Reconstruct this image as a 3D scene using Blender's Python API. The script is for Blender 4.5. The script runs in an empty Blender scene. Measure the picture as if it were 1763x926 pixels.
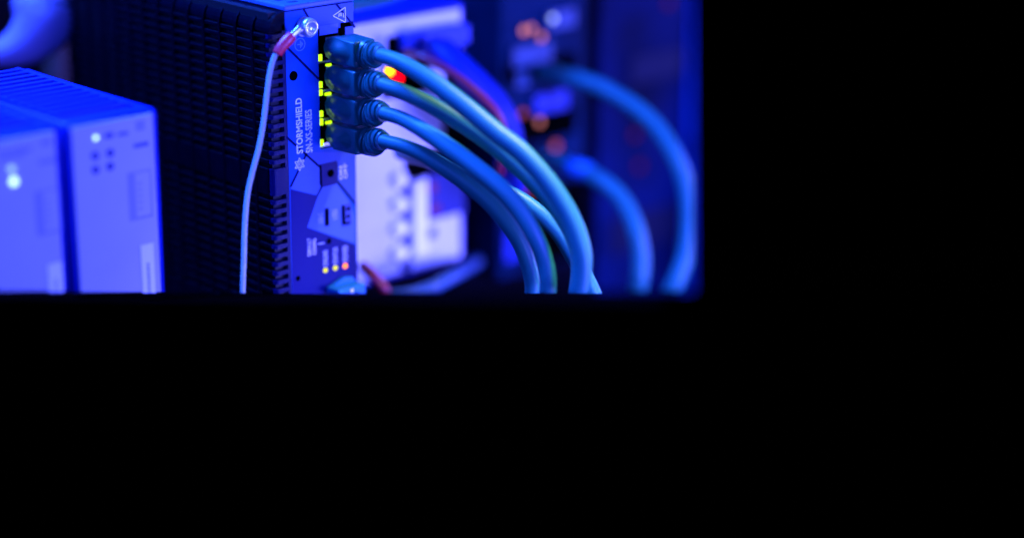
import bpy, bmesh, math, random
import numpy as np
from mathutils import Vector, Matrix, Euler
random.seed(7)
S = bpy.context.scene
C = S.collection
# ------------------------------------------------------------------ camera
F = 3550.0; CX, CY = 881.5, 463.0; PW, PH = 1763, 926
def nrm(v):
    v = np.array(v, float); return v/np.linalg.norm(v)
Zc = nrm((81, 11037, 3550))
X0 = np.array((4850-CX, 550+CY, -F), float)
Xc = nrm(X0 - Zc*X0.dot(Zc)); Yc = np.cross(Zc, Xc)
M = np.stack([Xc, Yc, Zc], 1)
D0 = 1.07
TT = np.array(((490-CX)/F*D0, -(18-CY)/F*D0, -D0))
CAM = -M.T@TT
def P(px, py, d):
    """measured picture position + distance -> point in the place (metres)"""
    return Vector(M.T@(np.array(((px-CX)/F*d, -(py-CY)/F*d, -d))-TT))
def on(px, py, ax, val):
    q = np.array(P(px, py, 1.0)); r = q-CAM
    return Vector(CAM + r*((val-CAM[ax])/r[ax]))
def CP(x, y, z):
    """camera-frame metres (right, up, away) -> world"""
    return Vector(M.T@(np.array((x, y, -z))-TT))
cd = bpy.data.cameras.new('camera'); cam = bpy.data.objects.new('camera', cd); C.objects.link(cam)
mw = Matrix(M.T.tolist()).to_4x4(); mw.translation = Vector(CAM)
cam.matrix_world = mw
cd.sensor_width = 36.0; cd.lens = F/PW*36.0; cd.clip_start = 0.02; cd.clip_end = 50
cd.dof.use_dof = True; cd.dof.focus_distance = 1.088; cd.dof.aperture_fstop = 1.25
S.camera = cam
# ------------------------------------------------------------------ world, lamps, exposure
w = bpy.data.worlds.new('World'); S.world = w; w.use_nodes = True
w.node_tree.nodes['Background'].inputs['Color'].default_value = (0.0, 0.02, 1, 1)
w.node_tree.nodes['Background'].inputs['Strength'].default_value = 0.0
S.view_settings.view_transform = 'Standard'; S.view_settings.look = 'None'
S.view_settings.exposure = 0; S.view_settings.gamma = 1
def area(name, loc, target, size, power, col, sy=None, spread=math.pi):
    l = bpy.data.lights.new(name, 'AREA'); l.energy = power; l.color = col; l.size = size; l.spread = spread
    if sy: l.shape = 'RECTANGLE'; l.size_y = sy
    o = bpy.data.objects.new(name, l); C.objects.link(o); o.location = loc
    o.rotation_euler = (Vector(target)-Vector(loc)).to_track_quat('-Z', 'Y').to_euler()
    return o
BLUE = (0.066, 0.085, 1.0)
MID = CP(-0.05, 0.06, 1.1)
area('blue_key_lamp', CP(0.78, 0.02, 0.40), MID, 0.30, 43, BLUE)
area('blue_front_lamp', CP(-0.30, 0.22, -0.10), CP(0, 0.05, 1.1), 0.12, 14, (0.03, 0.09, 1.0))
area('blue_back_lamp', CP(0.75, 0.16, 1.62), CP(0.05, 0.03, 1.1), 0.30, 17, (0.13, 0.12, 1.0))
area('blue_top_lamp', CP(-0.50, 0.75, 0.95), CP(-0.22, 0.05, 1.05), 0.25, 11, (0.02, 0.10, 1.0), spread=math.radians(60))
area('blue_left_lamp', CP(-0.85, 0.36, 0.95), CP(-0.1, 0.1, 1.1), 0.16, 5.0, (0.04, 0.10, 1.0))
area('added_blue_fill', CP(0.42, -0.10, 0.95), CP(-0.01, 0.02, 1.23), 0.12, 1.15, (0.16, 0.15, 1.0), spread=math.radians(60))  # added fill to brighten the white fronted module, no known source there
area('pale_lamp', CP(0.24, 0.52, 0.95), CP(0.035, 0.0, 1.06), 0.05, 0.40, (1.0, 0.95, 0.30), spread=math.radians(36))

# ------------------------------------------------------------------ materials
MATS = {}
def mat(name, col, rough=0.5, metal=0.0, spec=0.5, emit=None, es=0.0, noise=0.0, nscale=60.0, bump=0.0, bscale=900.0, sss=0.0, trans=0.0, coat=0.0):
    if name in MATS: return MATS[name]
    m = bpy.data.materials.new(name); m.use_nodes = True
    nt = m.node_tree; b = nt.nodes['Principled BSDF']
    b.inputs['Base Color'].default_value = (*col, 1)
    b.inputs['Roughness'].default_value = rough
    b.inputs['Metallic'].default_value = metal
    b.inputs['Specular IOR Level'].default_value = spec
    b.inputs['Coat Weight'].default_value = coat
    b.inputs['Transmission Weight'].default_value = trans
    if emit:
        b.inputs['Emission Color'].default_value = (*emit, 1); b.inputs['Emission Strength'].default_value = es
    tc = nt.nodes.new('ShaderNodeTexCoord')
    if noise > 0:
        n = nt.nodes.new('ShaderNodeTexNoise'); n.inputs['Scale'].default_value = nscale; n.inputs['Detail'].default_value = 4
        r = nt.nodes.new('ShaderNodeMapRange')
        r.inputs[1].default_value = 0.3; r.inputs[2].default_value = 0.7
        r.inputs[3].default_value = 1-noise; r.inputs[4].default_value = 1+noise
        mx = nt.nodes.new('ShaderNodeVectorMath'); mx.operation = 'SCALE'
        mx.inputs[0].default_value = col
        nt.links.new(tc.outputs['Object'], n.inputs['Vector']); nt.links.new(n.outputs['Fac'], r.inputs[0])
        nt.links.new(r.outputs[0], mx.inputs['Scale']); nt.links.new(mx.outputs[0], b.inputs['Base Color'])
    if bump > 0:
        n2 = nt.nodes.new('ShaderNodeTexNoise'); n2.inputs['Scale'].default_value = bscale; n2.inputs['Detail'].default_value = 2
        bp = nt.nodes.new('ShaderNodeBump'); bp.inputs['Strength'].default_value = bump; bp.inputs['Distance'].default_value = 0.0003
        nt.links.new(tc.outputs['Object'], n2.inputs['Vector']); nt.links.new(n2.outputs['Fac'], bp.inputs['Height'])
        nt.links.new(bp.outputs[0], b.inputs['Normal'])
    MATS[name] = m; return m
m_plate = mat('powder_coat_blue', (0.002, 0.085, 0.36), 0.45, spec=0.15, noise=0.12, nscale=1500, bump=0.25, bscale=1600)
m_zone = mat('print_dark_blue', (0.0, 0.003, 0.095), 0.45, spec=0.15, noise=0.12, nscale=1500, bump=0.25, bscale=1600)
m_light = mat('print_pale_blue', (0.075, 0.15, 0.42), 0.45, spec=0.15, noise=0.10, nscale=1500, bump=0.25, bscale=1600)
m_mid = mat('plate_mid_blue', (0.05, 0.11, 0.38), 0.45, spec=0.15, noise=0.10, nscale=1500, bump=0.25, bscale=1600)
m_line = mat('print_line', (0.0, 0.003, 0.05), 0.6, spec=0.05)
m_ink = mat('print_white', (0.92, 0.92, 0.92), 0.6)
m_black = mat('black_plastic', (0.004, 0.004, 0.006), 0.5, spec=0.3, noise=0.3, nscale=300)
m_side = mat('black_side_metal', (0.0006, 0.0008, 0.004), 0.34, spec=0.06, noise=0.3, nscale=200, bump=0.3, bscale=700)
m_flange = mat('dark_anodised', (0.001, 0.004, 0.05), 0.3, spec=0.2, noise=0.2, nscale=1200, bump=0.3, bscale=1300)
m_void = mat('void_black', (0.001, 0.001, 0.001), 0.9, spec=0.0)
m_lid = mat('lid_blue_metal', (0.05, 0.12, 0.38), 0.4, noise=0.1, nscale=500)
m_metal = mat('bright_steel', (0.85, 0.85, 0.87), 0.34, metal=0.75)
m_lug = mat('tinned_lug', (0.7, 0.7, 0.75), 0.35, metal=0.9)
m_cage = mat('jack_cage_metal', (0.55, 0.55, 0.6), 0.35, metal=0.6)
m_rubber = mat('teal_rubber', (0.004, 0.10, 0.09), 0.30, spec=0.5, noise=0.06, nscale=150, bump=0.15, bscale=1200)
m_cable = mat('teal_cable_jacket', (0.010, 0.15, 0.145), 0.48, spec=0.35, noise=0.05, nscale=80, bump=0.06, bscale=900)
m_casing = mat('module_casing', (0.001, 0.014, 0.28), 0.5, spec=0.2, noise=0.05, nscale=60)
m_frontw = mat('white_front', (0.66, 0.66, 0.66), 0.5, noise=0.03, nscale=40)
m_front = mat('module_front', (0.32, 0.32, 0.36), 0.5, noise=0.03, nscale=40)
m_fmark = mat('front_print', (0.04, 0.06, 0.25), 0.6)
m_fmark2 = mat('front_print_faint', (0.20, 0.21, 0.32), 0.6)
m_dot = mat('front_dot', (0.005,0.015,0.14), 0.6)
m_sticker = mat('sticker_paper', (0.66, 0.66, 0.68), 0.6)
m_slot = mat('slot_dark', (0.001, 0.003, 0.03), 0.7)
m_red = mat('red_sleeve', (0.75, 0.012, 0.035), 0.4, spec=0.6)
m_redwire = mat('red_wire', (0.2, 0.003, 0.025), 0.45)
m_bluewire = mat('blue_wire', (0.001, 0.012, 0.17), 0.55, spec=0.2)
m_terminal = mat('terminal_blue', (0.005, 0.035, 0.32), 0.45)
m_btn = mat('white_button', (0.95, 0.95, 0.95), 0.35)
m_wire_y = mat('ground_wire_pale', (0.30, 0.36, 0.30), 0.45)
m_wire_g = mat('ground_wire_green', (0.01, 0.16, 0.04), 0.45)
m_led_y = mat('led_yellow_green', (0.05,0.08,0.0), 0.6, spec=0.05, emit=(0.50, 1.0, 0.005), es=1.7)
m_led_o = mat('led_orange', (0.08,0.03,0.0), 0.6, spec=0.05, emit=(1.0, 0.22, 0.0), es=3.5)
m_led_yel = mat('led_yellow', (0.06,0.06,0.0), 0.6, spec=0.05, emit=(0.85, 0.8, 0.0), es=1.6)
m_led_w = mat('led_pale_green', (0.8, 0.9, 0.8), 0.6, spec=0.05, emit=(0.5, 0.85, 0.6), es=2.2)
m_led_w2 = mat('led_pale_dim', (0.6, 0.7, 0.8), 0.6, spec=0.05, emit=(0.25, 0.45, 0.7), es=1.3)
m_torus = mat('violet_ring_plastic', (0.42, 0.24, 0.5), 0.35)
m_post = mat('grey_post', (0.10, 0.04, 0.03), 0.6)
m_wall = mat('dark_wall', (0.001, 0.001, 0.006), 0.8, spec=0.1, noise=0.2, nscale=8)
m_dev = mat('rack_device', (0.0, 0.011, 0.035), 0.7, spec=0.04, noise=0.3, nscale=22)
m_dev2 = mat('rack_device_patch', (0.001, 0.04, 0.11), 0.5)
m_dev3 = mat('rack_panel_blue', (0.0, 0.006, 0.038), 0.7, spec=0.03, noise=0.7, nscale=14)
m_conn = mat('pale_connector', (0.003, 0.15, 0.42), 0.4)

# ------------------------------------------------------------------ helpers
class MB:
    def __init__(s): s.bm = bmesh.new(); s.mats = []
    def mi(s, m):
        if m not in s.mats: s.mats.append(m)
        return s.mats.index(m)
    def box(s, lo, hi, m, bev=0.0, seg=2):
        t = bmesh.new(); bmesh.ops.create_cube(t, size=1)
        lo = Vector(lo); hi = Vector(hi)
        for v in t.verts:
            v.co = Vector(((lo.x+hi.x)/2+v.co.x*(hi.x-lo.x), (lo.y+hi.y)/2+v.co.y*(hi.y-lo.y), (lo.z+hi.z)/2+v.co.z*(hi.z-lo.z)))
        if bev > 0: bmesh.ops.bevel(t, geom=t.edges[:], offset=bev, segments=seg, profile=0.5, affect='EDGES')
        s.add(t, m)
    def add(s, t, m):
        k = s.mi(m); vm = {}
        for v in t.verts: vm[v] = s.bm.verts.new(v.co)
        for f in t.faces:
            try: g = s.bm.faces.new([vm[v] for v in f.verts]); g.material_index = k; g.smooth = f.smooth
            except ValueError: pass
        t.free()
    def poly(s, pts, m, thick=None):
        vs = [s.bm.verts.new(p) for p in pts]
        f = s.bm.faces.new(vs); f.material_index = s.mi(m)
    def prism(s, pts, off, m, smooth=False):
        """closed outline extruded by off, capped"""
        off = Vector(off); a = [s.bm.verts.new(p) for p in pts]; b = [s.bm.verts.new(Vector(p)+off) for p in pts]
        k = s.mi(m); n = len(a)
        for L in (a, b[::-1]):
            f = s.bm.faces.new(L); f.material_index = k
        for i in range(n):
            f = s.bm.faces.new((a[i], b[i], b[(i+1) % n], a[(i+1) % n])); f.material_index = k; f.smooth = smooth
    def tube(s, pts, rad, m, seg=20, sub=6, squash=None, mfn=None, up=None):
        pts = [Vector(p) for p in pts]
        if not hasattr(rad, '__len__'): rad = [rad]*len(pts)
        cp, cr = [], []
        for i in range(len(pts)-1):
            p0 = pts[max(i-1, 0)]; p1 = pts[i]; p2 = pts[i+1]; p3 = pts[min(i+2, len(pts)-1)]
            for j in range(sub):
                t = j/sub
                cp.append(0.5*((2*p1)+(p2-p0)*t+(2*p0-5*p1+4*p2-p3)*t*t+(3*p1-p0-3*p2+p3)*t**3))
                cr.append(rad[i]*(1-t)+rad[i+1]*t)
        cp.append(pts[-1]); cr.append(rad[-1])
        tan = [(cp[min(i+1, len(cp)-1)]-cp[max(i-1, 0)]).normalized() for i in range(len(cp))]
        u = Vector(up) if up else Vector((0.13, 0.2, 0.97))
        u = (u-tan[0]*u.dot(tan[0])).normalized()
        rings = []
        for p, r, t in zip(cp, cr, tan):
            u = (u-t*u.dot(t)).normalized(); v = t.cross(u)
            sq = squash if squash else 1.0
            rings.append([s.bm.verts.new(p+(u*math.cos(a)+v*math.sin(a)*sq)*r) for a in [2*math.pi*k/seg for k in range(seg)]])
        for i in range(len(rings)-1):
            for k in range(seg):
                f = s.bm.faces.new((rings[i][k], rings[i][(k+1) % seg], rings[i+1][(k+1) % seg], rings[i+1][k]))
                f.smooth = True; f.material_index = s.mi(mfn(i, k, seg) if mfn else m)
        for L in (rings[0][::-1], rings[-1]):
            f = s.bm.faces.new(L); f.material_index = s.mi(m)
    def cyl(s, c, axis, r, h, m, seg=24, r2=None, prof=None):
        """lathe: prof = [(radius, height)...]"""
        axis = Vector(axis).normalized(); u = axis.orthogonal().normalized(); v = axis.cross(u); c = Vector(c)
        prof = prof or [(r, 0), (r2 if r2 is not None else r, h)]
        R = [[s.bm.verts.new(c+axis*hh+(u*math.cos(2*math.pi*k/seg)+v*math.sin(2*math.pi*k/seg))*rr) for k in range(seg)] for rr, hh in prof]
        k_ = s.mi(m)
        for i in range(len(R)-1):
            for k in range(seg):
                f = s.bm.faces.new((R[i][k], R[i][(k+1) % seg], R[i+1][(k+1) % seg], R[i+1][k])); f.material_index = k_; f.smooth = True
        for L in (R[0][::-1], R[-1]):
            f = s.bm.faces.new(L); f.material_index = k_
    def build(s, name, parent=None, sharp=None):
        bmesh.ops.recalc_face_normals(s.bm, faces=s.bm.faces[:])
        me = bpy.data.meshes.new(name); s.bm.to_mesh(me); s.bm.free()
        for m in s.mats: me.materials.append(m)
        if sharp is not None:
            for p in me.polygons: p.use_smooth = True
            me.set_sharp_from_angle(angle=math.radians(sharp))
        o = bpy.data.objects.new(name, me); C.objects.link(o)
        if parent: o.parent = parent; o.matrix_parent_inverse = parent.matrix_basis.inverted()
        return o
def empty(name, loc, label, cat, group=None):
    o = bpy.data.objects.new(name, None); C.objects.link(o); o.location = loc; o.empty_display_size = 0.02
    tag(o, label, cat, group); return o
def tag(o, label=None, cat=None, group=None, kind=None):
    if label: o['label'] = label
    if cat: o['category'] = cat
    if group: o['group'] = group
    if kind: o['kind'] = kind
    return o
def part_label(o, l): o['label'] = l; return o

def fp(px, py, dy=0.0):
    p = on(px, py, 1, 0.0); return Vector((p.x, p.y+dy, p.z))
def stroke(mb, a, b, wid, m, dy):
    d = (b-a); d.y = 0; n = Vector((-d.z, 0, d.x)).normalized()*wid/2
    q = [a+n, b+n, b-n, a-n]
    for p in q: p.y = dy
    mb.poly(q, m)
def lettering(body, name, parent, x0, x1, z0, z1, y, m, weight=0.0):
    """text reading upwards on a frontal plate; fills x0..x1 (height) and z0..z1 (length)"""
    cu = bpy.data.curves.new(name, 'FONT'); cu.body = body; cu.size = 1; cu.offset = weight
    cu.resolution_u = 3
    o = bpy.data.objects.new(name, cu); C.objects.link(o)
    dg = bpy.context.evaluated_depsgraph_get(); me = bpy.data.meshes.new_from_object(o.evaluated_get(dg))
    C.objects.unlink(o); bpy.data.objects.remove(o)
    xs = [v.co.x for v in me.vertices]; ys = [v.co.y for v in me.vertices]
    ax, bx, ay, by = min(xs), max(xs), min(ys), max(ys)
    for v in me.vertices:
        s_ = (v.co.x-ax)/(bx-ax); t_ = (v.co.y-ay)/(by-ay)
        v.co = Vector((x1-(x1-x0)*t_, y, z0+(z1-z0)*s_))
    me.materials.clear(); me.materials.append(m)
    me.name = name
    t = bpy.data.objects.new(name, me); C.objects.link(t)
    if parent: t.parent = parent; t.matrix_parent_inverse = parent.matrix_basis.inverted()
    return t

# ================================================================== setting
NB = 0.19
mb = MB(); mb.box((-0.5, 0.42, -0.6), (0.75, 0.43, 0.3), m_wall)
tag(mb.build('wall'), kind='structure')

# ================================================================== firewall appliance
FW = empty('firewall_appliance', (0.02, 0.10, -0.17), 'upright black and blue firewall unit with finned side and four network cables in its front', 'network appliance')
FX1 = 0.0454; ZB = -0.235; YD = 0.205
mb = MB()
mb.box((-0.0082, 0.0035, ZB), (FX1-0.0006, YD-.002, -0.0012), m_black)
# top left shoulder (quarter round) behind the ends of the fins
n = 8; pts = [Vector((-0.0006, 0.004, -0.0008))]
for i in range(n+1):
    a = math.pi/2*i/n
    pts.append(Vector((0-0.0100*math.sin(a), 0.0006, -0.0105+0.0100*math.cos(a)-0.0003)))
pts += [Vector((0.0, 0.0006, -0.0105))]
mb.prism(pts[1:], (0, YD-0.003, 0), m_side)
mb.build('housing', FW)
# slotted corner: bars wrapping round the front left edge, and the finned side
mb = MB()
zs = []
for y in [54.0+15.45*i for i in range(16)] + [340+15.3*i for i in range(14)]:
    zs.append(fp(485, y).z)
zs = [z for z in zs if z > ZB+.002]
SH = 0.0013
edges = [-0.0108]
bars = []
prev = -0.0105
for z in zs:
    bars.append((prev, z+SH)); prev = z-SH
bars.append((prev, ZB))
mbf = MB(); mbs = MB()
for (zt, zb) in bars:
    if zt-zb < 0.0002: continue
    # front bar (flange) with a rounded corner going into the side
    pts = []
    r = 0.0022
    outline = [(-0.0022, 0.0), (-0.0105+r, 0.0)]
    for i in range(1, 5):
        a = math.pi/2*i/4; outline.append((-0.0105+r-r*math.sin(a), r-r*math.cos(a)))
    outline += [(-0.0105, 0.0032), (-0.0082, 0.0032), (-0.0022, 0.0022)]
    mbf.prism([Vector((x, y, zb)) for x, y in outline], (0, 0, zt-zb), m_flange)
    mbs.box((-0.0110, 0.0034, zb), (-0.0083, YD-.004, zt), m_side, bev=0.0003, seg=1)
mbf.prism([Vector((x, y, ZB)) for x, y in [(-0.0022, 0.0), (-0.0002, 0.0), (-0.0002, 0.003), (-0.0022, 0.003)]], (0, 0, -ZB-0.0075), m_flange)
# rounded shoulder of the flange
pts = [Vector((-0.0002, 0.0, -0.0105))]
for i in range(n+1):
    a = math.pi/2*i/n; pts.append(Vector((-0.0002-0.0103*math.sin(a), 0.0, -0.0105+0.0098*math.cos(a))))
mbf.prism(pts, (0, 0.003, 0), m_side)
mbf.build('slotted_corner', FW)
# vertical fins
ys = [0.0146+0.0147*i for i in range(13)]
for y in ys:
    outl = [(-0.0060, -0.004)]
    for i in range(7):
        a = math.pi/2*i/6; outl.append((-0.0005-0.0108*math.sin(a), -0.0115+0.0108*math.cos(a)))
    outl += [(-0.0114, ZB), (-0.0085, ZB), (-0.0085, -0.0105)]
    mbs.prism([Vector((x, y-0.0009, z)) for x, z in outl], (0, 0.0018, 0), m_side)
mbs.build('finned_side', FW)
# lid
mb = MB()
mb.box((-0.0006, -0.0006, -0.0006), (FX1+0.0006, YD, 0.0024), m_lid, bev=0.0008)
mb.build('lid', FW)
mb = MB()
for k, y0 in enumerate((0.012, 0.020, 0.028, 0.036, 0.044)):
    for i in range(9):
        x = 0.005+0.0042*i
        mb.box((x, y0, 0.0022), (x+0.0030, y0+0.0045, 0.00245), m_slot)
mb.box((0.0065, 0.004, 0.0022), (0.0125, 0.0075, 0.00246), m_slot, bev=0.0001)
mb.build('lid_vent', FW)
# face plate with opening for the network jacks
mb = MB()
zt, zb = -0.0012, ZB; ox0, ox1, oz1, oz0 = 0.0213, 0.0400, -0.0112, -0.0782
T = 0.0022
for lo, hi in [((0.0, 0, zb), (ox0, T, zt)), ((ox1, 0, zb), (FX1, T, zt)), ((ox0, 0, oz1), (ox1, T, zt)), ((ox0, 0, zb), (ox1, T, oz0))]:
    mb.box(lo, hi, m_plate)
d1, d2, d3 = -0.00006, -0.00011, -0.00016
def reg(pts, m, dy):
    q = [fp(*p) for p in pts]
    for v in q: v.y = dy; v.x = min(max(v.x, 0.00005), FX1-0.00005); v.z = min(v.z, zt)
    mb.poly(q, m)
# paler upper right zone
reg([(523, 8), (611, -4), (612, 45), (551, 53), (524, 18)], m_mid, d1)
reg([(589, 40), (612, 36), (616, 262), (589, 262)], m_mid, d1)
reg([(549, 262), (616, 262), (616, 350), (582, 314), (581, 280), (551, 288), (525, 262)], m_mid, d1)
# dark lower zone with pale polygons
reg([(500, 326), (546, 337), (549, 332), (529, 392), (612, 421), (618, 470), (616, 560), (480, 560), (500, 330)], m_zone, d1)
reg([(500, 325), (526, 264), (550, 288), (552, 318), (546, 336)], m_light, d2)
reg([(553, 320), (578, 314), (600, 345), (611, 372), (612, 419), (529, 391), (548, 335)], m_light, d2)
for a, b, wd in [((494, 82), (548, 136), .0012), ((493, 236), (553, 290), .0012), ((529, 262), (500, 322), .0013), ((519, 10), (532, 33), .0012),
                 ((576, 4), (611, 48), .0012), ((556, 318), (545, 338), .0011), ((580, 312), (613, 352), .0013), ((551, 283), (551, 318), .0010)]:
    stroke(mb, fp(*a), fp(*b), wd, m_line, d3)
mb.build('faceplate', FW)
# warning triangle, earth symbol, emblem and writing
mb = MB(); dy = -0.00020
tri = [fp(594, 13), fp(594.5, 39), fp(573, 28)]
for i in range(3): stroke(mb, tri[i], tri[(i+1) % 3], 0.00045, m_ink, dy)
for k in range(3):
    a = fp(582, 25.5+2.0*k); b = fp(588.5, 23.8+2.0*k); mid = (a+b)/2; mid.z += 0.0004
    stroke(mb, a, mid, 0.0003, m_ink, dy); stroke(mb, mid, b, 0.0003, m_ink, dy)
stroke(mb, fp(591, 23), fp(591, 31), 0.0004, m_ink, dy)
part_label(mb.build('warning_symbol', FW), 'white hot surface triangle printed on its side')
mb = MB(); c = fp(516, 77)
m_faint = mat('print_faint_white', (0.12, 0.35, 0.6), 0.6)
for k in range(24):
    a0, a1 = 2*math.pi*k/24, 2*math.pi*(k+1)/24
    stroke(mb, c+Vector((math.cos(a0), 0, math.sin(a0)))*0.0033, c+Vector((math.cos(a1), 0, math.sin(a1)))*0.0033, 0.0004, m_faint, dy)
stroke(mb, c+Vector((-0.0018, 0, 0)), c+Vector((0.0002, 0, 0)), 0.0004, m_faint, dy)
for k, h in enumerate((0.0020, 0.0013, 0.0007)):
    x = 0.0003+0.0007*k; stroke(mb, c+Vector((x, 0, -h)), c+Vector((x, 0, h)), 0.0004, m_faint, dy)
mb.build('earth_symbol', FW)
mb = MB(); c = fp(515.5, 283)
R = 0.0036
for tri_ in ((0, 2, 4), (1, 3, 5)):
    v = [c+Vector((math.cos(math.pi/6+math.pi/3*k), 0, math.sin(math.pi/6+math.pi/3*k)))*R for k in tri_]
    for i in range(3): stroke(mb, v[i], v[(i+1) % 3], 0.00042, m_ink, dy)
for k in (-1, 0, 1):
    o_ = Vector((0.0008*k, 0, -0.0005*k)); stroke(mb, c+o_+Vector((-0.0012, 0, -0.0019)), c+o_+Vector((0.0012, 0, 0.0019)), 0.00036, m_ink, dy)
mb.build('emblem', FW)
def ltr(body, x0p, x1p, ytop, ybot, m=m_ink, wgt=0.0, name='lettering'):
    a = fp(x0p, ybot); b = fp(x1p, ytop); return lettering(body, name, FW, a.x, b.x, a.z, b.z, -0.00021, m, wgt)
ltr('STORMSHIELD', 510.3, 519.2, 168, 266, wgt=0.03)
ltr('SN-XS-SERIES', 526.3, 536.2, 188, 264, wgt=0.018)
m_ink2 = mat('print_lilac', (0.45, 0.5, 0.75), 0.6)
ltr('ON\nOFF', 584, 597, 281, 310, wgt=0.02)
ltr('USB-C', 547.5, 554.5, 366, 386, m=m_ink2)
ltr('USB3', 572, 580, 360, 379, m=m_ink2)
ltr('DEFAULT\nCONFIG', 529.5, 543.5, 407, 441)
ltr('ONLINE', 556.5, 563.5, 430, 459, m=m_ink2, wgt=0.02)
ltr('STATUS', 573.5, 580.5, 425, 455, m=m_ink2, wgt=0.02)
ltr('POWER', 590, 598, 421, 451, m=m_ink2, wgt=0.02)
mb = MB(); stroke(mb, fp(547, 420), fp(558, 418), 0.0006, m_ink2, dy); mb.build('pointer_mark', FW)
# holes, buttons, sockets
def disc(px, py, r, m, name, y=-0.0003, h=0.0002):
    b = MB(); c = fp(px, py); b.cyl(Vector((c.x, y+h, c.z)), (0, -1, 0), r, h, m); return b.build(name, FW)
h_ = MB(); c = fp(505, 131); h_.cyl(Vector((c.x, 0.0, c.z)), (0, -1, 0), 0, 0, m_void, prof=[(0.0026, 0), (0.0026, 0.0003), (0.0021, 0.0003), (0.0021, 0.0001)]); h_.build('hole', FW)
h_ = MB(); c = fp(566, 415); h_.cyl(Vector((c.x, 0.0, c.z)), (0, -1, 0), 0.0016, 0.0003, m_void); h_.build('reset_button', FW)
h_ = MB(); c = fp(513, 479); h_.cyl(Vector((c.x, 0.0, c.z)), (0, -1, 0), 0.0014, 0.0003, m_void); h_.build('hole', FW)
# recessed square cover with a screw hole
mb = MB(); q = [fp(551.5, 283), fp(579, 277), fp(581, 283), fp(581, 312), fp(577, 317), fp(553, 323)]
for v in q: v.y = -0.0003
mb.prism(q, (0, 0.0004, 0), m_zone)
a = fp(551.5, 286); b_ = fp(553, 321); stroke(mb, a, b_, 0.0010, m_void, -0.00035)
cv = mb.build('card_cover', FW)
mb = MB(); c = fp(568.5, 298); mb.cyl(Vector((c.x, -0.0003, c.z)), (0, -1, 0), 0.0021, 0.0004, m_void); o = mb.build('screw_hole', cv)
# usb sockets
mb = MB(); a = fp(562, 358); b_ = fp(562, 389)
mb.box((a.x-0.0014, -0.0006, b_.z), (a.x+0.0014, 0.0, a.z), m_zone, bev=0.0004)
mb.box((a.x-0.0011, -0.0008, b_.z+0.0004), (a.x+0.0011, -0.0002, a.z-0.0006), m_void, bev=0.0003)
mb.build('socket', FW)
mb = MB(); a = fp(587.5, 345); b_ = fp(604, 382)
mb.box((a.x, -0.0006, b_.z-0.001), (b_.x, 0.0, a.z-0.0025), m_terminal, bev=0.0003)
mb.box((a.x+0.0002, -0.0009, b_.z-0.0002), (a.x+0.0019, -0.0003, a.z-0.0030), m_void)
mb.box((a.x+0.0019, -0.0010, b_.z-0.0006), (b_.x-0.001, -0.0004, b_.z+0.0006), m_void)
mb.box((a.x+0.0030, -0.0010, b_.z+0.0030), (b_.x-0.0012, -0.0004, b_.z+0.0046), m_void)
mb.box((a.x+0.0030, -0.0010, a.z-0.0062), (b_.x-0.0006, -0.0004, a.z-0.0046), m_void)
mb.build('socket', FW)
for px, py, m in [(560, 465, m_led_yel), (577, 461, m_led_yel), (594, 457.5, m_led_o)]:
    b = MB(); c = fp(px, py); b.cyl(Vector((c.x, 0, c.z)), (0, -1, 0), 0, 0, m, prof=[(0.0013, 0), (0.0013, 0.0003), (0.0009, 0.0006), (0.0002, 0.0007)])
    o = b.build('status_light', FW); part_label(o, 'small lit orange status light' if m is m_led_o else 'small lit yellow status light')
# jack block behind the opening
mb = MB()
mb.box((ox0-0.0005, 0.0030, oz0-0.0005), (ox1+0.0005, 0.012, oz1+0.0005), m_cage)
pz = [-0.0232, -0.0388, -0.0545, -0.0702]
for z in pz:
    mb.box((ox0+0.0005, 0.0016, z-(0.0055 if z == pz[-1] else 0.0074)), (ox1-0.0042, 0.0032, z+0.0066), m_void)
    mb.box((ox1-0.0030, 0.0012, z-0.0075), (ox1-0.0018, 0.0032, z+0.0070), m_cage)
jb = mb.build('jack_block', FW)
mb = MB(); mb.box((ox1-0.0036, -0.0004, -0.0215), (ox1-0.0006, 0.0014, oz1-0.0002), m_void); mb.build('gap', jb)
mb = MB()
mb.box((ox0+0.001, -0.0002, oz1-0.0052), (ox1-0.0055, 0.0010, oz1-0.0002), m_lid)
mb.build('jack_shield', jb)
for px, py, w_, h2 in [(551.5, 100.5, 7, 12), (552, 147, 7, 11.5), (552.5, 160.5, 7, 10.5), (553, 197, 7.5, 11), (553, 211, 7.5, 12), (554, 247, 7, 12), (567, 112.5, 8, 4), (566, 162.5, 9, 5), (567, 211.5, 9, 5)]:
    c = fp(px, py); k = 0.00041
    b = MB(); b.box((c.x-w_*k/2, 0.0001, c.z-h2*k*0.36), (c.x+w_*k/2, 0.0014, c.z+h2*k*0.36), m_led_y, bev=0.0002)
    b.build('port_light', jb)

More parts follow.
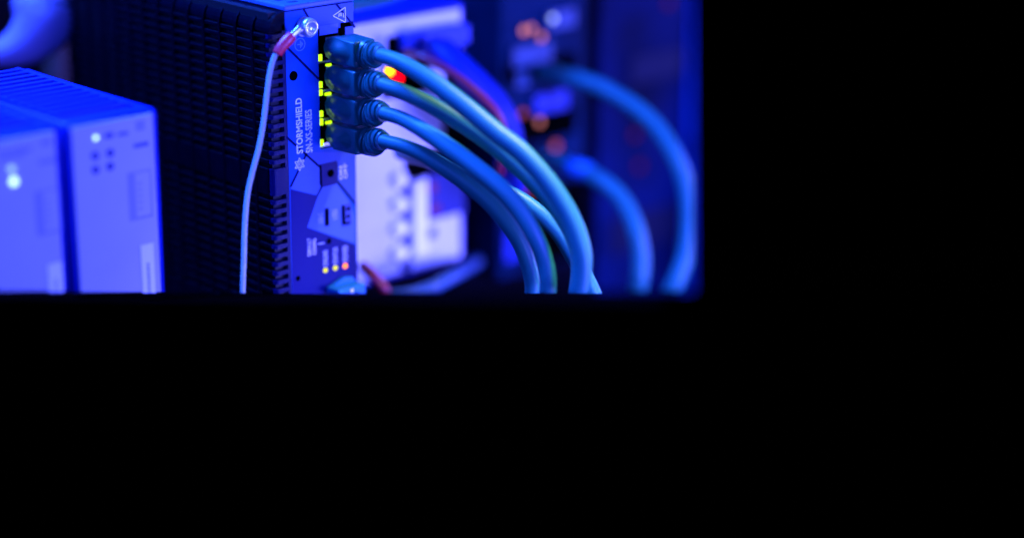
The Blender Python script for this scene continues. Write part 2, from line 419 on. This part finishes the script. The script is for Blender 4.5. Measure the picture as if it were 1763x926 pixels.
# ---------------- ground screw on the face plate (fixed to the unit)
mb = MB(); c = fp(523, 46); ax = (0, -1, 0)
mb.cyl(Vector((c.x, -0.0002, c.z)), ax, 0, 0, m_metal, prof=[(0.0052, 0), (0.0052, 0.0008), (0.0036, 0.0010), (0.0036, 0.0030), (0.0050, 0.0032), (0.0052, 0.0038), (0.0050, 0.0056), (0.0042, 0.0066), (0.0028, 0.0068), (0.0026, 0.0052), (0.0004, 0.0050)], seg=28)
for a in (0, math.pi/3, 2*math.pi/3):
    pass
mb.build('ground_screw', FW)
GW = empty('ground_wire', P(418, 500, 1.07), 'pale two tone ground wire hanging in front of the finned black side', 'wire')
mb = MB(); c0 = fp(519, 48, -0.002)
mb.cyl(c0+Vector((0, 0.0006, 0)), ax, 0.0046, 0.0008, m_lug)
mb.tube([P(517, 50, 1.068), P(508, 58, 1.066), P(500, 66, 1.065)], [0.0024, 0.0018, 0.0022], m_lug, seg=10, squash=0.5)
mb.build('ring_lug', GW)
mb = MB(); mb.tube([P(503, 62, 1.065), P(495, 70, 1.064), P(484, 82, 1.063), P(477, 93, 1.063)], [0.0027, 0.0032, 0.0029, 0.0027], m_red, seg=14, sub=4)
mb.build('crimp_sleeve', GW)
mb = MB()
gp = [(481, 86), (473, 97), (466, 120), (461, 150), (457, 185), (452, 222), (445, 258), (435, 295), (427, 330), (423, 365), (421, 400), (420, 440), (418.5, 480), (417.5, 520)]
mb.tube([P(x, y, 1.063) for x, y in gp], 0.00135, m_wire_y, seg=16, mfn=lambda i, k, s: m_wire_g if (k*5//s) == 1 else m_wire_y)
mb.build('insulation', GW)

# ---------------- power connector at the bottom of the face plate
PC = empty('power_plug', fp(580, 500), 'light blue screw terminal plug in the bottom of the unit front', 'connector')
mb = MB()
mb.box((0.0225, -0.012, -0.175), (0.0418, -0.0004, -0.1555), m_conn, bev=0.0012)
mb.prism([Vector((0.0225, -0.003, -0.157)), Vector((0.0418, -0.003, -0.157)), Vector((0.040, -0.003, -0.1535)), Vector((0.034, -0.003, -0.1525)), Vector((0.0245, -0.003, -0.1560))], (0, 0.0024, 0), m_conn)
mb.build('plug_body', PC)
for x in (0.0345,):
    mb = MB(); mb.cyl(Vector((x, -0.0119, -0.1605)), ax, 0.0019, 0.0004, m_void); mb.build('wire_hole', PC)
    mb = MB(); mb.cyl(Vector((x-0.003, -0.0119, -0.1570)), ax, 0.0010, 0.0005, m_metal); mb.build('screw', PC)

# ================================================================== network cables
def rpx(r, d): return r*d/F
def bulge_grid(mb, x, yc, zc, ry, rz, h, m):
    n_, k_ = 10, 32
    rings = []
    for i in range(n_):
        rho = 1-i/(n_-1)*0.98; hh = h*(1-rho*rho)**1.5
        rings.append([mb.bm.verts.new((x-hh, yc+ry*rho*math.cos(2*math.pi*k/k_), zc+rz*rho*math.sin(2*math.pi*k/k_))) for k in range(k_)])
    mi = mb.mi(m)
    for i in range(n_-1):
        for k in range(k_):
            f = mb.bm.faces.new((rings[i][k], rings[i][(k+1) % k_], rings[i+1][(k+1) % k_], rings[i+1][k])); f.smooth = True; f.material_index = mi
    f = mb.bm.faces.new(rings[-1]); f.material_index = mi; f.smooth = True
def patch_cable(zc, path, rad, label, tilt=0.0, jmat=None):
    T_ = empty('patch_cable', (0.033, -0.010, zc), label, 'network cable', 'network cables plugged into the firewall front')
    # clear plug nose in the jack
    mb = MB(); mb.box((0.0275, -0.0005, zc-0.0055), (0.0365, 0.003, zc+0.0050), m_cage); mb.build('plug_nose', T_)
    # hood: D-shaped outline (rounded towards the jack), swept across X with bevel
    t = bmesh.new()
    hz = 0.0070; y0, y1 = 0.0, -0.0262
    outl = []
    for i in range(13):
        a = math.pi/2+math.pi*i/12      # rounded end
        outl.append((-0.0060-0.0060*math.cos(a)*1.0, hz*math.sin(a)))
    outl = [(-0.0092+0.0096*math.cos(a), hz*math.sin(a)) for a in [math.pi/2-math.pi*i/14 for i in range(15)]]
    outl += [(y1, -hz*0.98), (y1, hz*0.98)]
    A = [t.verts.new((0.0247, y, zc+z)) for y, z in outl]; B = [t.verts.new((0.0392, y, zc+z)) for y, z in outl]
    fa = t.faces.new(A[::-1]); fb = t.faces.new(B); n_ = len(A)
    for i in range(n_): t.faces.new((A[i], A[(i+1) % n_], B[(i+1) % n_], B[i]))
    ed = [e for e in t.edges if (e.verts[0] in A and e.verts[1] in A) or (e.verts[0] in B and e.verts[1] in B) or all(abs(v.co.y-y1) < 1e-6 for v in e.verts)]
    bmesh.ops.bevel(t, geom=ed, offset=0.0012, segments=3, profile=0.6, affect='EDGES')
    mb = MB(); mb.add(t, m_rubber)
    bulge_grid(mb, 0.02468, -0.0120, zc, 0.0108, 0.0061, 0.0030, m_rubber)
    mb.build('plug_hood', T_, sharp=40)
    # latch guard on top
    # boot: flattened ribbed sleeve that bends into the cable
    p0 = Vector((0.0328, y1+0.0015, zc)); 
    cp = [P(x, y, d) for x, y, d in path]
    pe = cp[0]
    mid1 = p0+Vector((0, -0.007, -0.0003+tilt)); mid2 = p0.lerp(pe, 0.62)+Vector((0, -0.001, 0.0010))
    # smooth path sampled densely
    ctrl = [p0, mid1, mid2, pe]
    def cr(t_):
        s_ = t_*3; i = min(int(s_), 2); u = s_-i
        a = ctrl[max(i-1, 0)]; b = ctrl[i]; c_ = ctrl[i+1]; e = ctrl[min(i+2, 3)]
        return 0.5*((2*b)+(c_-a)*u+(2*a-5*b+4*c_-e)*u*u+(3*b-a-3*c_+e)*u**3)
    nr = 6.0; N = 96; pts = []; rr = []
    for i in range(N+1):
        t_ = i/N; pts.append(cr(t_))
        base = 0.0082*(1-t_)+0.0049*t_
        ph = (t_*nr) % 1.0
        g = 1.0 if ph > 0.34 or t_ > 0.985 else 0.58
        if t_ < 0.03: g = 0.95
        rr.append(base*g)
    mb = MB(); mb.tube(pts, rr, m_rubber, seg=28, sub=1, up=(0, 0, 1), squash=0.86)
    b_ = mb.build('strain_relief_boot', T_, sharp=50)
    d0 = (cp[0]-pts[-6]).normalized()
    mb = MB(); mb.tube([pts[-8]]+cp, [rad[0]]+list(rad), jmat or m_cable, seg=28, sub=10)
    mb.build('cable', T_)
    return T_
def prad(path, px): return [rpx(px, d) for _, _, d in path]
c1 = [(656, 96, 1.063), (690, 108, 1.055), (740, 138, 1.048), (797, 181, 1.043), (853, 228, 1.04), (898, 263, 1.038), (945, 316, 1.037), (981, 374, 1.037), (999, 425, 1.038), (1002, 463, 1.04), (996, 506, 1.043), (985, 545, 1.046)]
c2 = [(659, 146, 1.068), (690, 157, 1.062), (740, 180, 1.06), (800, 215, 1.058), (850, 250, 1.058), (900, 293, 1.058), (945, 338, 1.058), (978, 385, 1.058), (996, 428, 1.06), (999, 463, 1.062), (994, 506, 1.064), (983, 545, 1.066)]
c3 = [(662, 195, 1.073), (695, 206, 1.066), (738, 230, 1.058), (780, 260, 1.052), (825, 294, 1.048), (865, 328, 1.046), (898, 368, 1.046), (922, 410, 1.047), (937, 448, 1.05), (943, 480, 1.052), (943, 508, 1.055), (942, 545, 1.058)]
c4 = [(661, 243, 1.078), (695, 252, 1.072), (728, 266, 1.069), (765, 289, 1.067), (805, 317, 1.066), (842, 348, 1.066), (873, 384, 1.067), (896, 420, 1.069), (910, 458, 1.072), (916, 485, 1.074), (916, 508, 1.076), (914, 545, 1.08)]
rad1 = [rpx(a, 1.05) for a in (12.5, 13.5, 16, 17, 17.5, 17.5, 17.5, 17.5, 17.5, 17, 16.5, 16.5)]
rad2 = [rpx(a, 1.06) for a in (12.5, 13.5, 15, 16, 16.5, 17, 17, 17, 17, 16.5, 16, 16)]
rad3 = [rpx(a, 1.05) for a in (12.5, 13, 15, 16.5, 17, 17, 16.5, 16, 15.5, 15, 15, 15)]
rad4 = [rpx(a, 1.07) for a in (12, 12.5, 13.5, 14.5, 15, 15, 15, 14.5, 14, 13.5, 13, 13)]
patch_cable(pz[0], c1, rad1, 'teal network cable in the topmost jack, its loop the outermost of the four')
patch_cable(pz[1], c2, rad2, 'teal network cable in the second jack from the top, joining behind the outermost loop')
patch_cable(pz[2], c3, rad3, 'teal network cable in the third jack from the top, just above the innermost loop')
patch_cable(pz[3], c4, rad4, 'teal network cable in the bottom jack, its loop the innermost of the four')

# ================================================================== DIN rail power modules
def module(name, x0, x1, zt, yf, depth, zb, label, group, slots=True, bevel=0.0034, cat='power supply'):
    T_ = empty(name, ((x0+x1)/2, yf+depth/2, zb), label, cat, group)
    mb = MB(); mb.box((x0+0.0004, yf, zb), (x1-0.0004, yf+depth, zt-0.0006), m_casing, bev=bevel, seg=4)
    mb.build('casing', T_, sharp=35)
    return T_
ZM = -0.0396
grp = 'grey blue power modules side by side'
A = module('power_module', -0.1334, -0.0788, ZM+0.0008, 0.0004, 0.125, -0.20, 'power module with four dark dots and one pale lamp, right of the pair', grp)
B = module('power_module', -0.1895, -0.1346, ZM+0.0008, 0.0004, 0.125, -0.20, 'power module with two pale lamps on its front, left of the pair', grp)
for T_, x0, x1 in ((A, -0.1334, -0.0788), (B, -0.1895, -0.1346)):
    mb = MB()
    mb.box((x0+0.0040, 0.012, ZM+0.0000), (x1-0.0110, 0.120, ZM+0.0004), m_void)  # black sheet under the bars, shade of the slots put into its colour
    y = 0.013
    while y < 0.119:
        mb.box((x0+0.0040, y, ZM+0.0002), (x1-0.0112, y+0.0036, ZM+0.0021), m_casing)
        y += 0.0086
    mb.box((x1-0.0112, 0.010, ZM+0.0002), (x1-0.0090, 0.122, ZM+0.0021), m_casing, bev=0.0004)
    mb.box((x0+0.0028, 0.010, ZM+0.0002), (x0+0.0042, 0.122, ZM+0.0021), m_casing, bev=0.0004)
    mb.build('vent_grille', T_)
    mb = MB(); mb.box((x0+0.0030, -0.0008, -0.199), (x1-0.0048, 0.0008, ZM-0.0016), m_front, bev=0.0006)
    mb.build('front_panel', T_)
def mark(T_, name, px, py, wx, hz, m, y=-0.0010, ang=0.0):
    c = fp(px, py); b = MB(); b.box((c.x-wx/2, y, c.z-hz/2), (c.x+wx/2, y+0.0003, c.z+hz/2), m); return b.build(name, T_)
def dotm(T_, name, px, py, r, m, y=-0.0008):
    c = fp(px, py); b = MB(); b.cyl(Vector((c.x, y, c.z)), (0, -1, 0), 0, 0, m, prof=[(r, 0), (r, 0.0004), (r*0.6, 0.0007), (r*0.1, 0.0008)]); return b.build(name, T_)
dotm(A, 'glowing_dot', 163, 237, 0.0012, m_led_w)
b = MB()
for px, py in [(162, 268), (188, 263), (163, 292), (188, 286)]:
    c = fp(px, py); b.cyl(Vector((c.x, -0.0008, c.z)), (0, -1, 0), 0.0022, 0.0003, m_dot)
part_label(b.build('test_holes', A), 'four dark dots in a square')
mark(A, 'printed_mark', 186, 233, 0.0050, 0.0026, m_dot)
mark(A, 'printed_mark', 210, 230, 0.0060, 0.0018, m_fmark)
mark(A, 'printed_mark', 240, 216, 0.0050, 0.0050, m_fmark2)
mark(A, 'printed_mark', 241, 249, 0.0085, 0.0022, m_fmark)
def outline_print(T_, px0, py0, px1, py1):
    b = MB(); a = fp(px0, py0); c = fp(px1, py1); y = -0.00095; w_ = 0.0014
    x0, x1, z1, z0 = a.x, c.x, a.z, c.z
    b.box((x0, y, z0), (x0+0.0042, y+0.0002, z1), m_fmark2); b.box((x0+0.0044, y, z0), (x1, y+0.0002, z0+w_), m_fmark2)
    b.box((x0+0.0044, y, z1-w_*0.6), (x1, y+0.0002, z1), m_fmark2); b.box((x1-w_*0.5, y, z0+w_*1.05), (x1, y+0.0002, z1-w_*.7), m_fmark2)
    for k in range(5):
        zz = z0+(z1-z0)*(0.2+0.13*k); b.box((x0+0.0056, y, zz), (x0+0.0078, y+0.0002, zz+0.0010), m_fmark2)
    return b.build('wiring_diagram', T_)
outline_print(A, 218, 298, 262, 372)
outline_print(B, 58, 330, 104, 398)
mark(B, 'printed_mark', 78, 245, 0.0055, 0.0030, m_fmark2)
mark(B, 'printed_mark', 80, 277, 0.0090, 0.0024, m_fmark2)
mark(B, 'printed_mark', 18, 265, 0.0140, 0.0040, m_fmark2)
mark(B, 'printed_mark', 46, 257, 0.0050, 0.0020, m_fmark2)
dotm(B, 'glowing_dot', 22, 312, 0.0021, m_led_w)
dotm(B, 'glowing_dot', 18, 291, 0.0018, m_led_w2)
for T_, a, c in ((A, (240, 422), (269, 560)), (B, (80, 455), (113, 590))):
    p, q = fp(*a), fp(*c)
    b = MB(); b.box((p.x, -0.0011, -0.185), (q.x, -0.0007, p.z), m_sticker); st = b.build('sticker', T_)
    b = MB(); xm = (p.x+q.x)/2
    z = p.z-0.010 if T_ is A else p.z-0.008
    for k in range(18):
        h = random.uniform(0.0006, 0.0013); b.box((xm-0.0007, -0.00125, z-h), (xm+0.0008, -0.00112, z), m_fmark if T_ is A else m_fmark2); z -= h+0.0006
    b.build('printed_code', st)

# ================================================================== white box behind the firewall
Y2 = 0.060
W = module('power_module', 0.075, 0.1790, -0.0240, Y2, 0.11, -0.1880, 'white fronted power module just behind the plugs, with a column of round buttons', None, bevel=0.004)
def wb(px, py): return on(px, py, 1, Y2)
def wbox(name, p0, p1, m, y0, y1, parent=W, bev=0.0, lbl=None):
    a, c = wb(*p0), wb(p1[0], p1[1]); zb_ = wb(p0[0], p1[1]).z; b = MB(); c.z = zb_; b.box((a.x, Y2+y0, c.z), (c.x, Y2+y1, a.z), m, bev=bev); o = b.build(name, parent)
    if lbl: part_label(o, lbl)
    return o
mb = MB(); mb.box((0.078, Y2-0.0008, -0.1845), (0.1745, Y2+0.001, -0.0290), m_frontw, bev=0.0006); mb.build('front_panel', W)
wbox('terminal_recess', (664, 64), (800, 104), m_void, -0.0012, 0.0)
wbox('terminal_block', (682, 56), (790, 90), m_terminal, -0.010, -0.0012, bev=0.001)
wbox('lamp_recess', (655, 112), (735, 172), m_void, -0.0014, -0.0002)
wbox('terminal_recess', (694, 266), (802, 312), m_void, -0.0014, -0.0002)
wbox('recess', (762, 128), (804, 262), m_void, -0.0014, -0.0002)
c = wb(667, 122)
b = MB(); b.cyl(Vector((c.x, Y2-0.0014, c.z)), (0, -1, 0), 0.0016, 0.001, mat('led_amber', (0.05, 0.03, 0.0), 0.6, spec=0.05, emit=(1.0, 0.50, 0.01), es=11)); part_label(b.build('glowing_dot', W), 'lit amber lamp')
b = MB()
c = wb(680, 134); b.cyl(Vector((c.x, Y2-0.0014, c.z)), (0, -1, 0), 0.0032, 0.001, mat('led_red', (0.05, 0.0, 0.0), 0.6, spec=0.05, emit=(1.0, 0.0, 0.005), es=6)); part_label(b.build('glowing_dot', W), 'lit red lamp')
for py in (308, 350, 392, 434):
    c = wb(681, py); b = MB(); b.cyl(Vector((c.x, Y2-0.0008, c.z)), (0, -1, 0), 0, 0, m_btn, prof=[(0.0056, 0), (0.0056, 0.004), (0.0045, 0.0055), (0.001, 0.006)]); b.build('button', W)
    c = wb(697, py+21); b = MB(); b.cyl(Vector((c.x, Y2-0.0008, c.z)), (0, -1, 0), 0.0046, 0.0004, m_slot); b.build('button_gap', W)
wbox('cover_strip', (703, 310), (727, 440), m_btn, -0.006, -0.0008, bev=0.0008)
wbox('side_window', (733, 300), (797, 380), mat('smoky_window', (0.006, 0.015, 0.12), 0.4), -0.0016, -0.0002)
for px, py in ((740, 323), (745, 358)):
    c = wb(px, py); b = MB(); b.cyl(Vector((c.x, Y2-0.0016, c.z)), (0, -1, 0), 0.0036, 0.0010, m_redwire); b.build('red_button', W)
wbox('small_socket', (735, 395), (748, 410), m_void, -0.0016, -0.0002)

def loose(name, pts, rad, m, label, cat, group=None, seg=18):
    b = MB(); b.tube([P(*p) for p in pts], rad, m, seg=seg, sub=8); o = b.build(name); return tag(o, label, cat, group)
loose('blue_wire', [(745, 80, 1.20), (775, 105, 1.19), (812, 145, 1.185), (846, 178, 1.185), (868, 210, 1.19), (876, 250, 1.20), (868, 300, 1.26), (845, 350, 1.33), (815, 392, 1.40), (785, 425, 1.46)], 0.0062, m_bluewire, 'thick blurred blue wire curving out of the terminal block behind the cables', 'wire')
loose('blue_wire', [(765, 78, 1.215), (800, 112, 1.205), (832, 142, 1.20), (862, 176, 1.20), (880, 212, 1.205), (888, 255, 1.215), (893, 330, 1.23)], 0.0050, m_bluewire, 'blurred blue wire along the outer side of the wire loom, beside the dark gap', 'wire')
loose('red_wire', [(700, 88, 1.19), (724, 98, 1.18), (762, 116, 1.175), (800, 142, 1.172), (834, 172, 1.172), (858, 200, 1.175), (868, 240, 1.185), (860, 300, 1.2)], 0.0023, m_redwire, 'dark red wire curving over the blue wires', 'wire')
loose('teal_cable', [(600, 10, 1.16), (630, 5, 1.17), (665, -3, 1.18), (700, -16, 1.19)], 0.0036, m_rubber, 'dark teal cable crossing above the white fronted module', 'network cable')
loose('red_wire', [(625, 458, 1.2), (640, 472, 1.19), (652, 486, 1.19), (662, 500, 1.19), (668, 525, 1.2)], 0.0032, m_redwire, 'short dark red wire below the white fronted module', 'wire')
loose('blue_cable', [(640, 518, 1.20), (668, 511, 1.20), (700, 508, 1.20), (735, 499, 1.21), (765, 484, 1.22), (795, 466, 1.25), (820, 450, 1.3)], 0.0042, mat('dull_blue_jacket', (0.002, 0.05, 0.13), 0.5), 'blurred blue cable lying low under the white fronted module', 'network cable')
# cable emerging between third and outermost loops
c5 = [(690, 262, 1.17), (740, 276, 1.13), (790, 300, 1.11), (840, 322, 1.10), (880, 336, 1.10), (908, 352, 1.10), (938, 376, 1.10), (965, 406, 1.102), (990, 447, 1.105), (1010, 482, 1.108), (1022, 508, 1.11), (1034, 545, 1.115)]
loose('network_cable', c5, [rpx(14.5, 1.1)]*12, m_cable, 'teal cable passing behind the outermost loop and leaving the picture right of it', 'network cable', seg=24)

# ================================================================== rack devices far right
D = empty('rack_switch', P(930, 440, 1.31), 'tall dark blue device with orange glowing spots behind the cables', 'network device')
Y3 = 0.062
def db(px, py): return on(px, py, 1, Y3)
mb = MB(); a = db(862, -80); c = db(1002, 444)
mb.box((a.x, Y3, c.z), (c.x, Y3+0.12, 0.09), m_dev, bev=0.002); mb.build('casing', D)
def dpatch(name, p0, p1, m, h=0.003, parent=D):
    a, c = db(*p0), db(*p1); b = MB(); b.box((min(a.x, c.x), Y3-h, min(a.z, c.z)), (max(a.x, c.x), Y3-0.0003, max(a.z, c.z)), m, bev=0.0008); return b.build(name, parent)
dpatch('port_cover', (885, 126), (905, 148), m_dev2)
dpatch('port_cover', (918, 164), (972, 186), m_terminal)
dpatch('port_cover', (880, 82), (945, 106), m_dev2)
dpatch('port_cover', (940, 20), (985, 45), m_dev2)
dpatch('slot', (868, 112), (990, 122), m_void, 0.001)
dpatch('slot', (868, 205), (990, 228), m_void, 0.001)
dpatch('lower_panel', (866, 398), (905, 440), m_terminal)
dpatch('slot', (905, 330), (1000, 438), m_void, 0.001)
m_cop = mat('glow_orange_dim', (0.05,0.02,0.01), 0.6, spec=0.05, emit=(0.75, 0.22, 0.20), es=1.3)
m_cop2 = mat('glow_orange_faint', (0.05,0.02,0.01), 0.6, spec=0.05, emit=(0.65, 0.10, 0.08), es=0.8)
m_wht = mat('glow_white_dim', (0.05,0.05,0.05), 0.6, spec=0.05, emit=(0.25, 0.32, 0.6), es=3.4)
m_rf = mat('lamp_red_faint', (0.03,0.0,0.0), 0.6, spec=0.05, emit=(0.5, 0.005, 0.04), es=0.12)
for px, py, m, r in [(895, 52, m_cop, .0026), (908, 48, m_cop, .0022), (925, 63, m_cop, .0024), (945, 31, m_wht, .0020), (893, 194, m_cop2, .0022), (922, 208, m_cop, .0022), (950, 250, m_cop2, .0030), (903, 330, m_cop2, .0024)]:  # small discs given their own glow, orange and pale
    c = db(px, py); b = MB(); b.cyl(Vector((c.x, Y3-0.0035, c.z)), (0, -1, 0), 0, 0, m, prof=[(r, 0), (r, 0.0006), (r*.5, 0.001)]); b.build('glowing_dot', D)
R_ = empty('cabinet', P(1110, 440, 1.36), 'wide blue cabinet panel with faint red lamps at the far right', 'cabinet panel')
a = db(1034, 0); c = db(1174, 440)
mb = MB(); mb.box((a.x, Y3, -0.30), (c.x, Y3+0.01, 0.10), m_dev3); mb.build('panel_sheet', R_)
mb = MB(); mb.box((c.x+0.0002, Y3-0.012, -0.30), (c.x+0.005, Y3+0.01, 0.10), mat('panel_edge_blue', (0.02, 0.2, 0.95), 0.4)); mb.build('edge_strip', R_)
for p0, p1 in [((1086, 98), (1180, 128)), ((1050, 380), (1190, 402))]:
    dpatch('groove', p0, p1, mat('groove_blue', (0.0005, 0.003, 0.02), 0.7, spec=0.1), 0.0008, R_)
for px, py in [(1092, 232), (1100, 286), (1150, 6)]:
    c = db(px, py); b = MB(); b.cyl(Vector((c.x, Y3-0.0003, c.z)), (0, -1, 0), 0.0030, 0.0006, m_rf); b.build('glowing_dot', R_)
# cables of the rack devices
def rear_cable(path, r, plugpath, pr, label):
    T_ = empty('patch_cable', P(*path[0]), label, 'network cable')
    b = MB(); b.tube([P(*p) for p in plugpath], pr, m_rubber, seg=18, sub=6); b.build('plug_boot', T_)
    b = MB(); b.tube([P(*p) for p in path], [rpx(r, p[2]) for p in path], m_cable, seg=24, sub=8); b.build('cable', T_)
    return T_
rear_cable([(975, 133, 1.285), (1010, 142, 1.27), (1046, 157, 1.26), (1093, 185, 1.25), (1130, 219, 1.245), (1157, 260, 1.24), (1176, 303, 1.24), (1185, 346, 1.24), (1186, 390, 1.24), (1180, 440, 1.24), (1164, 485, 1.24), (1146, 520, 1.245), (1125, 560, 1.25)], 16,
           [(925, 122, 1.298), (955, 127, 1.29), (985, 135, 1.28), (1010, 142, 1.27)], [0.0060, 0.0062, 0.0056, 0.0056], 'big blurred teal cable loop at the far right, leaving the upper rack jack')
t7 = rear_cable([(985, 292, 1.285), (1012, 299, 1.27), (1051, 323, 1.255), (1078, 355, 1.25), (1095, 396, 1.245), (1103, 440, 1.245), (1102, 475, 1.245), (1096, 510, 1.25), (1088, 560, 1.25)], 15.5,
           [(930, 268, 1.298), (958, 277, 1.29), (985, 290, 1.28), (1000, 294, 1.275)], [0.0058, 0.0062, 0.0058, 0.0056], 'smaller blurred teal cable loop leaving the lower rack jack')
b = MB(); b.tube([P(984, 289, 1.278), P(1002, 294, 1.272), P(1014, 299, 1.268)], [0.0062, 0.0068, 0.0060], m_conn, seg=18); b.build('connector_sleeve', t7)

# ================================================================== blurred ring and post, upper left
bpy.context.view_layer.update()
def torus(name, c, R_, r_, nrm_, m, label, cat, n1=72, n2=28):
    b = MB(); nv = Vector(nrm_).normalized(); u = nv.orthogonal().normalized(); v = nv.cross(u)
    rings = []
    for i in range(n1):
        a = 2*math.pi*i/n1; d = u*math.cos(a)+v*math.sin(a)
        rings.append([b.bm.verts.new(Vector(c)+d*(R_+r_*math.cos(t))+nv*r_*math.sin(t)) for t in [2*math.pi*k/n2 for k in range(n2)]])
    k_ = b.mi(m)
    for i in range(n1):
        for k in range(n2):
            f = b.bm.faces.new((rings[i][k], rings[(i+1) % n1][k], rings[(i+1) % n1][(k+1) % n2], rings[i][(k+1) % n2])); f.smooth = True; f.material_index = k_
    return tag(b.build(name), label, cat)
b = MB(); rp = []; rr_ = []
for k in range(25):
    a = 2*math.pi*k/24
    rp.append(P(-14+94*math.cos(a), 12+80*math.sin(a), 1.22)); rr_.append(rpx(22+36*abs(math.cos(a))**1.5, 1.22))
b.tube(rp, rr_, m_torus, seg=32, sub=5)
tag(b.build('cable_ring'), 'thick smooth violet blue ring, blurred, above the left power module', 'cable ring')
b = MB(); a = P(74, 90, 1.24); c = P(120, 90, 1.24)
b.tube([P(97, -20, 1.36), P(98, 60, 1.36), P(98, 190, 1.36)], 0.0078, m_post, seg=16)
tag(b.build('cabinet_post'), 'dull grey brown post between the ring and the finned black side', 'post')

# ================================================================== only what the photograph sees is modelled:
# everything is trimmed where the photograph's picture ends (bottom and right side)
bpy.context.view_layer.update()
def trim(px0, py0, px1, py1, ex, ey, inside):
    cm = Vector(CAM)
    for o in list(C.objects):
        if o.type != 'MESH': continue
        n_ = len(o.data.vertices)
        if not n_: continue
        Z = [-(Matrix(M.tolist())@(o.matrix_world@v.co)+Vector(TT))[2] for v in list(o.data.vertices)[::max(1, n_//40)]]
        d = min(Z) if len(Z) else 1.1
        k = 0.22*min(26, 213*abs(d-1.088)/(d*1.088))
        a = P(px0-ex*k, py0-ey*k, 1.0); b_ = P(px1-ex*k, py1-ey*k, 1.0)
        nn = (a-cm).cross(b_-cm).normalized()
        if nn.dot(inside-cm) > 0: nn = -nn          # normal points outwards
        mwi = o.matrix_world.inverted(); co = mwi@cm; no = (o.matrix_world.to_3x3().transposed()@nn).normalized()
        ds = [(v.co-co).dot(no) for v in o.data.vertices]
        if max(ds) <= 1e-6: continue
        bm = bmesh.new(); bm.from_mesh(o.data)
        r = bmesh.ops.bisect_plane(bm, geom=bm.verts[:]+bm.edges[:]+bm.faces[:], dist=1e-7, plane_co=co, plane_no=no, clear_outer=True)
        ed = [e for e in r['geom_cut'] if isinstance(e, bmesh.types.BMEdge) and e.is_valid]
        if ed: bmesh.ops.holes_fill(bm, edges=ed, sides=0)
        bm.to_mesh(o.data); bm.free()
        if len(o.data.vertices) == 0: bpy.data.objects.remove(o)
inside = P(600, 250, 1.1)
trim(0, 506, 1200, 506, 0, 1, inside)
trim(1200, 0, 1200, 506, 1.4, 0, inside)
